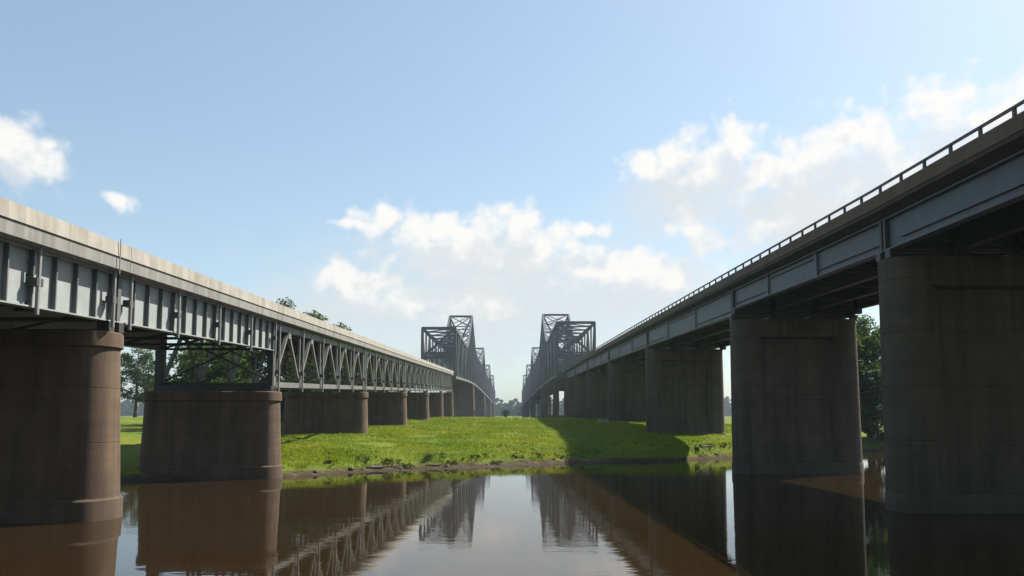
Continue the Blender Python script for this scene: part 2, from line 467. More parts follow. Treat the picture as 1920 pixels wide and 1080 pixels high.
def terrain(x, y):
    x = np.asarray(x, dtype=float); y = np.asarray(y, dtype=float)
    s = y - ip(SH, x) + (vnoise(x, y, 4.5, 1) - .5) * 2.0 + (vnoise(x, y, 1.6, 2) - .5) * 1.7
    z = ip(PR, s)
    right = sstep(6, 16, x)
    z = z + right * .85 * sstep(.3, 2.2, s) * (1 - sstep(60, 120, s))
    left_scarp = (1 - right) * .22 * sstep(2.2, 3.4, s) * (1 - sstep(20, 60, s))
    z = z + left_scarp
    land = sstep(0, 3, s)
    z = z + land * ((vnoise(x, y, 2.2, 3) - .5) * .22 + (vnoise(x, y, .9, 4) - .5) * .10 + (vnoise(x, y, 9, 6) - .5) * .3)
    # the main river channel beyond the point, and the far shore
    river = sstep(318, 400, y) * (1 - sstep(1180, 1240, y))
    z = z * (1 - river) + river * -2.6
    z = np.maximum(z, 3.6 * sstep(-6, -26, y) - 2.6)
    z = z + 4.0 * sstep(-20, -40, y)
    far = sstep(1180, 1250, y)
    z = z + far * (vnoise(x, y, 220, 5) * 7)
    return z
def tz(x, y): return float(terrain(np.array([x]), np.array([y]))[0])

def build_ground():
    def axis(parts):
        a = []
        for lo, hi, st in parts: a += list(np.arange(lo, hi, st))
        return np.array(a)
    xs = axis([(-2400, -400, 100), (-400, -100, 20), (-100, -46, 3), (-46, 40, .6), (40, 100, 3), (100, 400, 20), (400, 2401, 100)])
    ys = axis([(-110, -40, 10), (-40, 0, 3), (0, 40, 10), (40, 52, 1.5), (52, 122, .6), (122, 240, 2.5), (240, 420, 12), (420, 1160, 60), (1160, 1300, 20), (1300, 2801, 150)])
    X, Y = np.meshgrid(xs, ys)
    Z = terrain(X.ravel(), Y.ravel())
    V = np.stack([X.ravel(), Y.ravel(), Z], 1)
    nx = len(xs); ny = len(ys)
    i = np.arange(nx - 1)[None, :] + np.arange(ny - 1)[:, None] * nx
    i = i.ravel()
    F = np.stack([i, i + 1, i + 1 + nx, i + nx], 1)
    o = mesh_np('ground', V, F, 'ground')
    o.data.polygons.foreach_set('use_smooth', np.ones(len(F), dtype=bool))
    o['kind'] = 'structure'
build_ground()
w = mesh_obj('river', [(-2390, -60, 0), (2390, -60, 0), (2390, 1290, 0), (-2390, 1290, 0)], [(0, 1, 2, 3)], 'water')
w['kind'] = 'structure'

# ------------------------------------------------------------------ piers
def ring_mesh(name, rings, mat, root, smooth=True, zbase=True):
    """rings: list of (z, list of (x,y)) world, joined bottom to top"""
    l = root.location
    V = []; F = []
    k = len(rings[0][1])
    for z, pts in rings:
        for x, y in pts: V.append((x - l.x, y - l.y, z - l.z))
    for i in range(len(rings) - 1):
        for j in range(k):
            a = i * k + j; b = i * k + (j + 1) % k
            F.append((a, b, b + k, a + k))
    F.append(tuple(range(k))[::-1]); F.append(tuple(range((len(rings) - 1) * k, len(rings) * k)))
    o = mesh_obj(name, V, F, mat, root)
    if smooth:
        for p in o.data.polygons:
            p.use_smooth = len(p.vertices) == 4
        o.data.set_sharp_from_angle(angle=R(35))
    return o

def stadium(xa, xb, y, r, n=16, blunt=1.0):
    """rounded bar from nose xa (right end) to xb (left end) ; xa > xb"""
    pts = []
    for i in range(n + 1):
        a = -math.pi / 2 + math.pi * i / n
        pts.append((xa - r * blunt + r * blunt * math.cos(a), y + r * math.sin(a)))
    for i in range(n + 1):
        a = math.pi / 2 + math.pi * i / n
        pts.append((xb + r * blunt + r * blunt * math.cos(a), y + r * math.sin(a)))
    return pts

def left_pier(y, ztop, zbot, label, xin=-17.5, xout=-28.1, r=1.35, main=False):
    zb = max(zbot, -2.4)
    root = thing('bridge_pier', label, 'pier', ((xin + xout) / 2, y, zb), 'piers of the left bridge')
    bat = 1 / 26.
    def sec(z, ex=0.):
        e = (ztop - z) * bat + ex
        return z, stadium(xin + e, xout - e, y, r + e, blunt=.75)
    zf = max(zbot, 0) + (.95 if not main else 3.2)
    ex = .10 if not main else .7
    ring_mesh('footing', [sec(zb, ex), sec(zf - .1, ex), sec(zf, ex - .08)], 'pier_l', root)
    rg = [sec(zf)]
    # construction joints between the concrete lifts
    zc = zf + 2.4
    while zc < ztop - 1.8:
        rg += [sec(zc - .02), sec(zc - .01, -.014), sec(zc + .01, -.014), sec(zc + .02)]
        zc += 2.4
    rg += [sec(ztop - .75)]
    ring_mesh('shaft', rg, 'pier_l', root)
    ring_mesh('cap', [sec(ztop - .75, .02), sec(ztop - .68, .13), sec(ztop - .06, .13), sec(ztop, .07)], 'pier_l', root)
    return root

def circ(x, y, r, n=24):
    return [(x + r * math.cos(2 * math.pi * i / n), y + r * math.sin(2 * math.pi * i / n)) for i in range(n)]

def right_pier(y, ztop, zbot, label, xin=18.45, xout=28.85, r=1.3):
    zb = max(zbot, -2.4)
    root = thing('bridge_pier', label, 'pier', ((xin + xout) / 2, y, zb), 'piers of the right bridge')
    bat = 1 / 150.
    zg = max(zbot, 0) + .75
    for xc, sg in ((xin + r, -1), (xout - r, 1)):
        rg = [(z, circ(xc, y, r + (ztop - z) * bat)) for z in (zg, zg + 2.5)]
        zc = zg + 2.6
        while zc < ztop - 1:
            rr = r + (ztop - zc) * bat
            rg += [(zc - .03, circ(xc, y, rr)), (zc - .015, circ(xc, y, rr - .025)), (zc + .015, circ(xc, y, rr - .025)), (zc + .03, circ(xc, y, rr))]
            zc += 2.6
        rg += [(ztop - .06, circ(xc, y, r)), (ztop, circ(xc, y, r - .05))]
        ring_mesh('column', rg, 'pier_r', root)
    # wall set back between the columns, deeper beam along its top
    x0 = xin + r; x1 = xout - r
    def rect(h): return [(x0, y - h), (x1, y - h), (x1, y + h), (x0, y + h)]
    hh = r * .52
    lv = [(zg - .2, rect(hh + .18))]
    zc = zg + 2.6
    while zc < ztop - 2.0:
        e = (ztop - zc) * bat * .6
        lv += [(zc - .03, rect(hh + e)), (zc - .015, rect(hh + e - .03)), (zc + .015, rect(hh + e - .03)), (zc + .03, rect(hh + e))]
        zc += 2.6
    lv += [(ztop - 1.55, rect(hh))]
    ring_mesh('web_wall', lv, 'pier_r', root)
    ring_mesh('cap_beam', [(ztop - 1.6, rect(hh + .06)), (ztop - 1.45, rect(r - .1)), (ztop - .05, rect(r - .1)), (ztop - .02, rect(r - .14))], 'pier_r', root)
    e = (ztop - zg) * bat
    ring_mesh('footing', [(zb, stadium(xout + e + .06, xin - e - .06, y, r + e + .06)), (zg + .02, stadium(xout + e + .06, xin - e - .06, y, r + e + .06)), (zg + .1, stadium(xout + e + .02, xin - e - .02, y, r + e + .02))], 'pier_r', root)
    return root

ORD = ['nearest', 'second', 'third', 'fourth', 'fifth', 'sixth', 'seventh', 'eighth', 'ninth', 'tenth']
YL = [36.2, 61.0, 98.6, 136.2, 173.8, 211.4, 249.0]
LLAB = ['large brown concrete pier with sunlit rounded nose in the water at the left edge',
        'wide low brown pier at the waterline beneath the lattice truss of the left bridge',
        'third brown pier of the left bridge from the camera, its sunlit nose on the grass',
        'fourth brown pier of the left bridge from the camera, on the grass',
        'fifth pier of the left bridge from the camera, a thin lit edge over the grass',
        'sixth pier of the left bridge from the camera, before the last lattice truss',
        'left bridge pier where the lattice deck truss meets the tall dark truss']
for i, y in enumerate(YL):
    d = 3.97 if i == 0 else 6.62
    zt = zL(y) - d
    zb = tz(-22.5, y) - .8 if i > 1 else -2.2
    left_pier(y, zt, zb, LLAB[i], xin=-17.85 if i == 0 else -17.5, xout=-28.3 if i == 0 else -27.5)
YR = [39.2, 66.3, 108.0, 150.0, 191.0, 228.0, 263.0]
RLAB = ['huge shadowed concrete pier with round column in the water at the right edge',
        'second right bridge pier, dark recessed wall between two round columns standing in water',
        'third right bridge pier from the camera, dark wall standing behind the muddy bank',
        'fourth right bridge pier from the camera, in the shade on the grass',
        'fifth right bridge pier from the camera, slim dark column on the shaded grass',
        'sixth right bridge pier from the camera, just before the tall truss',
        'right bridge pier where the plate girders meet the tall dark truss']
def gdep(i): return 2.7 if i < 2 else 3.2     # girder underside below the parapet top, span i ends at pier i
for i, y in enumerate(YR):
    zt = zR(y) - max(gdep(i), gdep(i + 1)) - .42
    if i == 6: zt = zR(y) - 3.7
    zb = tz(24, y) - .8 if i > 1 else -2.2
    right_pier(y, zt, zb, RLAB[i])

# ------------------------------------------------------------------ left approach: plate girder spans
def left_deck(root, y0, y1):
    zf = lin(y0, zL(y0), y1, zL(y1))
    g = .02
    a, b = y0 + g, y1 - g
    prism('deck_slab', [(-17.36, -.66), (-17.36, -1.2), (-17.75, -1.26), (-26.85, -1.26), (-27.24, -1.2), (-27.24, -.66)], a, b, zf, 'fascia_l', root)
    prism('road_surface', [(-17.75, -.652), (-26.85, -.652), (-26.85, -.60), (-22.3, -.56), (-17.75, -.60)], a, b, zf, 'asphalt', root)
    for s, x in ((1, -17.3), (-1, -27.3)):
        prism('parapet', [(x, -.655), (x - s * .04, -.02), (x - s * .09, 0), (x - s * .30, 0), (x - s * .34, -.02), (x - s * .40, -.655)], a, b, zf, 'parapet_l', root)
    return zf

def i_section(x, top, bot, fw, tw=.03, tf=.05):
    h = fw / 2; t = tw / 2
    return [(x - h, bot), (x + h, bot), (x + h, bot + tf), (x + t, bot + tf), (x + t, top - tf), (x + h, top - tf), (x + h, top), (x - h, top), (x - h, top - tf), (x - t, top - tf), (x - t, bot + tf), (x - h, bot + tf)]

def drain_pipe(root, x, y, ztop, zbot, zclamp):
    p = block('drain_pipe', (x, y, (ztop + zbot) / 2), (1, 1, 1), 'pipe', root, 'tube')
    # own mesh so that its clamp can be a child without inheriting a scale
    n = 8; r = .085
    V = [(r * math.cos(2 * math.pi * i / n), r * math.sin(2 * math.pi * i / n), z) for z in (-(ztop - zbot) / 2, (ztop - zbot) / 2) for i in range(n)]
    F = [(i, (i + 1) % n, n + (i + 1) % n, n + i) for i in range(n)] + [tuple(range(n))[::-1], tuple(range(n, 2 * n))]
    me = bpy.data.meshes.new('drain_pipe'); me.from_pydata(V, [], F); me.materials.append(MAT['pipe'])
    p.data = me
    c = bpy.data.objects.new('clamp', cube_mesh('under_l')); COL.objects.link(c)
    c.parent = p; c.location = (-.1, 0, zclamp - (ztop + zbot) / 2); c.scale = (.34, .42, .30)
    return p

def girder_span_left(y0, y1, label, npan):
    root = thing('plate_girder_span', label, 'bridge span', (-22.3, (y0 + y1) / 2, zL((y0 + y1) / 2) - 3.5), 'plate girder spans of the left bridge')
    zf = left_deck(root, y0, y1)
    top, bot = -1.27, -3.5
    for s, x in ((1, -18.12), (-1, -26.48)):
        g = prism('girder', i_section(x, top, bot, .50, .03, .06), y0 + .06, y1 - .06, zf, 'girder_l', root)
        st_me = None
        nst = npan * 4
        for k in range(nst + 1):
            y = y0 + .25 + (y1 - y0 - .5) * k / nst
            end = k in (0, nst)
            for sd in ((1, -1) if end else (s,)):
                o = bpy.data.objects.new('stiffener', cube_mesh('stiff_l')); COL.objects.link(o)
                o.parent = g
                zz = zf(y)
                o.location = (x + sd * .115 - root.location.x, y - root.location.y, zz + (top + bot) / 2 - root.location.z)
                o.scale = (.195, .30 if end else .07, top - bot - .125)
    # stringers, cross frames and cantilever brackets
    for x in (-20.2, -22.3, -24.4):
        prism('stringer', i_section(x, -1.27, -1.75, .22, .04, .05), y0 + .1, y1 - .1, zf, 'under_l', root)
    for k in range(npan + 1):
        y = y0 + .3 + (y1 - y0 - .6) * k / npan
        z = zf(y)
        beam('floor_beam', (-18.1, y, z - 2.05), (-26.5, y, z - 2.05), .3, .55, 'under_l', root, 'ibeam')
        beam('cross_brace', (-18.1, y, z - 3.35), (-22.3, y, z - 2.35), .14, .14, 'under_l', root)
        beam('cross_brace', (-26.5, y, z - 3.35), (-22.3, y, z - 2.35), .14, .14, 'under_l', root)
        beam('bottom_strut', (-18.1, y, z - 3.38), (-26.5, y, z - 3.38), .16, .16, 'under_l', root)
        if 0 < k < npan or True:
            yy = min(max(y, y0 + .9), y1 - .7)
            drain_pipe(root, -17.70, yy, zf(yy) - 1.22, zf(yy) - 3.78, zf(yy) - 2.55)
    for y in (y0 + .45, y1 - .45):
        for x in (-18.12, -26.48):
            zt = zf(y) + bot
            block('bearing', (x, y, zt - .23), (.55, .5, .43), 'under_l', root)
    return root

girder_span_left(-38.0, 36.2, 'pale plate girder span with ribbed web at the left edge of the picture', 12)
girder_span_left(36.2, 61.0, 'ribbed plate girder span between the two nearest piers of the left bridge', 4)
sp = [o for o in bpy.data.objects if o.name == 'plate_girder_span'][0]
beam('conduit', (-17.25, 35.0, zL(35) - 1.45), (-17.25, 35.0, zL(35) + .12), .035, .035, 'pipe', sp)
# steel tower carrying the girder end over the second pier
tw = thing('bearing_tower', 'dark steel bent carrying the girder end on the wide low left pier', 'steel bent', (-22.3, 60.55, zL(61) - 6.6))
for x in (-18.05, -26.55):
    beam('post', (x, 60.55, zL(61) - 6.60), (x, 60.55, zL(60.5) - 3.93), .4, .4, 'under_l', tw)
beam('base_beam', (-17.9, 60.3, zL(61) - 6.40), (-26.7, 60.3, zL(61) - 6.40), .3, .42, 'under_l', tw)

# ------------------------------------------------------------------ left approach: deck truss spans
def truss_span(y0, y1, label):
    root = thing('deck_truss_span', label, 'bridge span', (-22.3, (y0 + y1) / 2, zL((y0 + y1) / 2) - 6.3), 'lattice deck truss spans of the left bridge')
    zf = left_deck(root, y0, y1)
    a, b = y0 + .22, y1 - .22
    n = 5; tp, bt = -1.6, -6.08
    ys = [a + (b - a) * k / n for k in range(n + 1)]
    ym = [(ys[k] + ys[k + 1]) / 2 for k in range(n)]
    for s, x in ((1, -18.1), (-1, -26.5)):
        prism('top_chord', [(x - .19, tp - .24), (x + .19, tp - .24), (x + .19, tp + .26), (x - .19, tp + .26)], a - .15, b + .15, zf, 'truss_l', root)
        prism('bottom_chord', [(x - .18, bt - .21), (x + .18, bt - .21), (x + .18, bt + .21), (x - .18, bt + .21)], a - .15, b + .15, zf, 'truss_l', root)
        for k in range(n + 1):
            y = ys[k]; end = k in (0, n)
            beam('vertical', (x, y, zf(y) + bt + .2), (x, y, zf(y) + tp - .24), .3 if end else .2, .34 if end else .22, 'truss_l', root, up=(0, 1, 0))
            block('gusset_plate', (x + s * .2, y, zf(y) + bt + .28), (.03, .75, .8), 'truss_l', root)
        for k in range(n):
            m = ym[k]
            beam('diagonal', (x + s * .02, ys[k] + .1, zf(ys[k]) + bt + .25), (x + s * .02, m - .12, zf(m) + tp - .2), .24, .26, 'truss_l', root, up=(1, 0, 0))
            beam('diagonal', (x + s * .02, ys[k + 1] - .1, zf(ys[k + 1]) + bt + .25), (x + s * .02, m + .12, zf(m) + tp - .2), .22, .24, 'truss_l', root, up=(1, 0, 0))
            block('gusset_plate', (x + s * .2, m, zf(m) + tp - .35), (.03, .8, .7), 'truss_l', root)
    for k in range(n + 1):
        y = ys[k]; z = zf(y)
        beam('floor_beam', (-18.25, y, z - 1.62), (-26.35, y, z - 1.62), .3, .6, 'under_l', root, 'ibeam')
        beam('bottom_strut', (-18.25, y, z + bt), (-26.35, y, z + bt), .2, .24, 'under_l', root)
        beam('sway_brace', (-18.25, y - .03, z + bt + .3), (-26.35, y - .03, z - 2.0), .12, .12, 'under_l', root)
        beam('sway_brace', (-26.35, y + .14, z + bt + .3), (-18.25, y + .14, z - 2.0), .12, .12, 'under_l', root)
        drain_pipe(root, -17.74, y + (.35 if k == 0 else -.35 if k == n else 0), z - 1.22, z + bt - .55, z + bt + 1.0)
    for k in range(n):
        beam('lateral_brace', (-18.2, ys[k], zf(ys[k]) + bt - .02), (-26.4, ys[k + 1], zf(ys[k + 1]) + bt - .02), .14, .12, 'under_l', root)
        beam('lateral_brace', (-26.4, ys[k], zf(ys[k]) + bt + .12), (-18.2, ys[k + 1], zf(ys[k + 1]) + bt + .12), .14, .12, 'under_l', root)
    for x in (-20.2, -22.3, -24.4):
        prism('stringer', i_section(x, -1.27, -1.75, .22, .04, .05), y0 + .1, y1 - .1, zf, 'under_l', root)
    for y in (ys[0] + .1, ys[-1] - .1):
        for x in (-18.1, -26.5):
            block('bearing', (x, y, zf(y) + bt - .4), (.5, .5, .36), 'under_l', root)
TLAB = ['lattice deck truss span starting over the wide low pier of the left bridge',
        'second lattice deck truss span of the left bridge counted from the camera',
        'third lattice deck truss span of the left bridge counted from the camera',
        'fourth lattice deck truss span of the left bridge counted from the camera',
        'farthest lattice deck truss span of the left bridge, next to the tall truss']
for k in range(5):
    truss_span(YL[k + 1], YL[k + 2], TLAB[k])

# ------------------------------------------------------------------ right approach: plate girder spans
def girder_span_right(y0, y1, label, dep, npost):
    ymid = (y0 + y1) / 2
    root = thing('plate_girder_span', label, 'bridge span', (23.9, ymid, zR(ymid) - dep), 'plate girder spans of the right bridge')
    zf = lin(y0, zR(y0), y1, zR(y1))
    a, b = y0 + .02, y1 - .02
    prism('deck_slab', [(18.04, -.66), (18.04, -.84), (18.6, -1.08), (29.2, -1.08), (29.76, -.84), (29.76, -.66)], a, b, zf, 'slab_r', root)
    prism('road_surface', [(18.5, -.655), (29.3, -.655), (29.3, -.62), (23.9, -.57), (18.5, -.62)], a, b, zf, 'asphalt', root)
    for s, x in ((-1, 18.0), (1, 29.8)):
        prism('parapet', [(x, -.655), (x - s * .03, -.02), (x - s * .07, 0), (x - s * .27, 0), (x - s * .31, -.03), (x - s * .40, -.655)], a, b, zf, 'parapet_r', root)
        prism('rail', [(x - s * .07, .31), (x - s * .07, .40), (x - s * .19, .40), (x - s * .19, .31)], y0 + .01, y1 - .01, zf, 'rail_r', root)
        for k in range(npost):
            y = y0 + (y1 - y0) * (k + .5) / npost
            block('rail_post', (x - s * .13, y, zf(y) + .155), (.1, .14, .308), 'rail_r', root)
    top = -1.085; bot = -dep
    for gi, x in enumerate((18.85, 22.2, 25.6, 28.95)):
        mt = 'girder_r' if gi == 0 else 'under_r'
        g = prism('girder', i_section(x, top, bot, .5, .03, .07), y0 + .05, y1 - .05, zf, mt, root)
        for k, y in enumerate((y0 + .2, y0 + (y1 - y0) * .33, y0 + (y1 - y0) * .67, y1 - .2)):
            end = k in (0, 3)
            o = bpy.data.objects.new('stiffener', cube_mesh('rail_r' if end else mt)); COL.objects.link(o)
            o.parent = g
            o.location = (x - .125 - root.location.x, y - root.location.y, zf(y) + (top + bot) / 2 - root.location.z)
            o.scale = (.21 if end else .06, .2 if end else .34, top - bot - .145)
        if gi == 0:
            # longitudinal stiffeners: low near the piers, high at midspan
            L = y1 - y0
            for (u0, u1, dz) in ((.02, .32, bot + .42), (.34, .66, top - .38), (.68, .98, bot + .42)):
                o = prism('web_stiffener', [(x - .135, dz), (x - .135, dz + .035), (x - .016, dz + .035), (x - .016, dz)], y0 + L * u0, y0 + L * u1, zf, 'rail_r', root, parent=g)
    nb = 5
    for k in range(nb):
        y = y0 + .35 + (y1 - y0 - .7) * k / (nb - 1)
        z = zf(y)
        for x0, x1 in ((18.87, 22.18), (22.22, 25.58), (25.62, 28.93)):
            beam('cross_brace', (x0, y, z + bot + .16), (x1, y, z + top - .16), .12, .12, 'under_r', root)
            beam('cross_brace', (x1, y + .13, z + bot + .16), (x0, y + .13, z + top - .16), .12, .12, 'under_r', root)
            beam('bottom_strut', (x0, y + .26, z + bot + .18), (x1, y + .26, z + bot + .18), .14, .14, 'under_r', root)
    for y in (y0 + .5, y1 - .5):
        for x in (18.85, 22.2, 25.6, 28.95):
            block('bearing', (x, y, zf(y) + bot - .2), (.5, .5, .39), 'rail_r', root)
ys_r = [-40.0] + YR
GLAB = ['slate plate girder span with railing at the right edge, over the camera side',
        'slate plate girder span between the two nearest piers of the right bridge',
        'third slate girder span of the right bridge, from the water pier to the bank pier',
        'fourth slate girder span of the right bridge counted from the camera',
        'fifth slate girder span of the right bridge counted from the camera',
        'sixth slate girder span of the right bridge counted from the camera',
        'farthest slate girder span of the right bridge, next to the tall truss']
for i in range(7):
    girder_span_right(ys_r[i], ys_r[i + 1], GLAB[i], gdep(i), max(8, round((ys_r[i + 1] - ys_r[i]) / 2.1)))

# ------------------------------------------------------------------ main cantilever truss bridges
def main_truss(name_label, xi, xo, ystart, ytow, yend, zpar, zport, ztow, zmid, cat='truss bridge'):
    xc = (xi + xo) / 2; sg = 1 if xo > xi else -1
    root = thing('cantilever_bridge', name_label, cat, (xc, ystart, zpar(ystart) - 2.6))
    # panel points
    nodes = []
    pts = [ystart] + ytow + [yend]
    for a, b in zip(pts[:-1], pts[1:]):
        n = 10 if a == ystart else 14
        if b == yend: n = 8
        nodes += [a + (b - a) * k / n for k in range(n)]
    nodes.append(yend)
    def zt(y):
        d = min(abs(y - t) for t in ytow)
        base = zport if y < ytow[0] else zmid
        span = 42.0
        u = max(0, 1 - d / span)
        return base + (ztow - base) * (u ** 1.25)
    zb = lambda y: zpar(y) - 1.9
    FAR = ytow[0] + 2          # up to the first tower each member is a part; beyond that they run together
    far = {}
    def put(nm, p, q, w, h, y):
        if y < FAR: beam(nm, p, q, w, h, 'main', root, up=(0, 0, 1))
        else:
            far.setdefault(nm, MB()).bar(p, q, w, h)
    for i, y in enumerate(nodes):
        tower = any(abs(y - t) < .01 for t in ytow)
        z0, z1 = zb(y), zt(y)
        port = i == 0 or tower
        for x in (xi, xo):
            put('vertical', (x, y, z0), (x, y, z1), .8 if port else .5, .8 if port else .55, y)
            if i < len(nodes) - 1:
                y2 = nodes[i + 1]; za, zc = zb(y2), zt(y2)
                put('top_chord', (x, y, z1), (x, y2, zc), .7, .8, y + .1)
                put('bottom_chord', (x, y, z0), (x, y2, za), .7, .8, y + .1)
                if i % 2 == 0: put('diagonal', (x, y, z1), (x, y2, za), .5, .5, y + .1)
                else: put('diagonal', (x, y, z0), (x, y2, zc), .5, .5, y + .1)
        put('floor_beam', (xi, y, z0 - .1), (xo, y, z0 - .1), .5, 1.1, y)
        put('top_strut', (xi, y, z1), (xo, y, z1), .5, .9 if port else .38, y)
        # sway frame above the traffic clearance
        zs = z0 + 8.3
        if port and not tower: zs = z0 + 6.2
        put('sway_strut', (xi, y, zs), (xo, y, zs), .5, .9 if port else .5, y)
        xm = xc
        put('sway_brace', (xi, y, zs), (xo, y, z1), .7 if port else .22, .7 if port else .22, y)
        put('sway_brace', (xo, y + .3, zs), (xi, y + .3, z1), .7 if port else .22, .7 if port else .22, y)
        if i < len(nodes) - 1:
            y2 = nodes[i + 1]; zc = zt(y2)
            put('top_lateral', (xi, y, z1), (xo, y2, zc), .3, .3, y + .1)
            put('top_lateral', (xo, y, z1 + .3), (xi, y2, zc + .3), .3, .3, y + .1)
    for nm, mb in far.items():
        o = mb.build(nm, 'main', root); o['kind'] = 'stuff'
    # deck with rails
    x0, x1 = xi + sg * 1.0, xo - sg * 1.0
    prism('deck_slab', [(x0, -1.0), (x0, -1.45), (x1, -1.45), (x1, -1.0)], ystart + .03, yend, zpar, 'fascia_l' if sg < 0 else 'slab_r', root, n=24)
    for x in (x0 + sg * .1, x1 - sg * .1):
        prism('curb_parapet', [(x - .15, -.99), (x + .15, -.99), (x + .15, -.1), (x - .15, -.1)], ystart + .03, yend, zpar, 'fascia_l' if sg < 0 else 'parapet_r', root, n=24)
    for x in (xi + sg * 2.6, xc, xo - sg * 2.6):
        prism('stringer', i_section(x, -1.46, -2.2, .4, .06, .06), ystart + .1, yend, zpar, 'main', root, n=24)
    # bright bottom edge plate along the inner side
    prism('fascia_plate', [(xi - sg * .42, -1.55), (xi - sg * .42, -2.25), (xi - sg * .38, -2.25), (xi - sg * .38, -1.55)], ystart + .03, yend, zpar, 'truss_l' if sg < 0 else 'girder_r', root, n=24)
    return root

TL = [362., 528., 696., 864.]
TRr = [378., 556., 735., 912.]
main_truss('tall dark steel truss bridge receding across the river on the left', -17.0, -27.2, 249.2, TL, 960., zL, 32.6, 50.8, 37.0)
main_truss('tall dark steel truss bridge receding across the river on the right', 15.9, 28.2, 263.2, TRr, 1010., zR, 36.1, 53.6, 39.0)
ML = ['left main truss pier with stepped base beneath the first tall tower', 'left main truss pier beneath the second tower out in the river', 'left main truss pier beneath the third tower out in the river', 'left main truss pier beneath the farthest tower']
for y, lb in zip(TL, ML):
    left_pier(y, zL(y) - 2.9, max(-2.4, tz(-22, y) - .8), lb, xin=-15.9, xout=-28.3, r=1.9, main=True)
for y, lb in ((292., 'slim concrete bent of two columns under the start of the right tall truss'),):
    root = thing('bridge_pier', lb, 'pier', (22, y, 3), 'piers of the right bridge')
    zt = zR(y) - 2.9
    for x in (17.0, 27.0):
        ring_mesh('column', [(tz(x, y) - .6, circ(x, y, 1.2)), (zt - .9, circ(x, y, 1.1)), (zt, circ(x, y, 1.1))], 'pier_r', root)
    beam('cap_beam', (15.8, y, zt - .4), (28.2, y, zt - .4), 1.8, .9, 'pier_r', root)
MR = ['right main truss pier of paired columns beneath the first tall tower', 'right main truss pier beneath the second tower out in the river', 'right main truss pier beneath the third tower out in the river', 'right main truss pier beneath the farthest tower']
for y, lb in zip(TRr, MR):
    root = thing('bridge_pier', lb, 'pier', (22, y, -2.4), 'piers of the right bridge')
    zt = zR(y) - 2.9
    for x in (16.6, 27.5):
        ring_mesh('column', [(-2.3, circ(x, y, 2.1)), (zt - 1.5, circ(x, y, 1.7)), (zt - .4, circ(x, y, 1.9)), (zt, circ(x, y, 1.9))], 'pier_r', root)
    beam('cap_beam', (17.5, y, zt - .9), (26.6, y, zt - .9), 2.2, 1.6, 'pier_r', root)
    beam('tie_wall', (17.5, y, 4.2), (26.6, y, 4.2), 1.8, 3.6, 'pier_r', root)

# ------------------------------------------------------------------ trees
def tube(V, F, pts, rad, n=7):
    b0 = len(V)
    for i, p in enumerate(pts):
        p = Vector(p)
        d = (Vector(pts[min(i + 1, len(pts) - 1)]) - Vector(pts[max(i - 1, 0)])).normalized()
        u = Vector((0, 1, 0)) if abs(d.y) < .9 else Vector((1, 0, 0))
        x = u.cross(d).normalized(); y = d.cross(x)
        for j in range(n):
            a = 2 * math.pi * j / n
            V.append(p + (x * math.cos(a) + y * math.sin(a)) * rad[i])
    for i in range(len(pts) - 1):
        for j in range(n):
            a = b0 + i * n + j; b = b0 + i * n + (j + 1) % n
            F.append((a, b, b + n, a + n))

def leaf_quads(centres, radii, per, size, g):
    """leaf faces gathered in clumps; denser on the shell of each clump"""
    Vs = []
    for c, r in zip(centres, radii):
        k = int(per * (r ** 1.6))
        d = g.normal(size=(k, 3)); d /= np.linalg.norm(d, axis=1)[:, None]
        rr = r * (g.random(k) ** .45)
        p = np.asarray(c) + d * rr[:, None] * np.array([1, 1, .72])
        nrm = d * .6 + g.normal(size=(k, 3)) * .6 + np.array([0, 0, .35]); nrm /= np.linalg.norm(nrm, axis=1)[:, None]
        t = np.cross(nrm, g.normal(size=(k, 3))); t /= np.linalg.norm(t, axis=1)[:, None]
        b = np.cross(nrm, t)
        s = size * g.uniform(.6, 1.3, k)[:, None]
        q = np.stack([p - t * s, p + b * s * .55, p + t * s, p - b * s * .55], 1)
        Vs.append(q.reshape(-1, 3))
    V = np.concatenate(Vs)
    F = np.arange(len(V), dtype=np.int32).reshape(-1, 4)
    return V, F

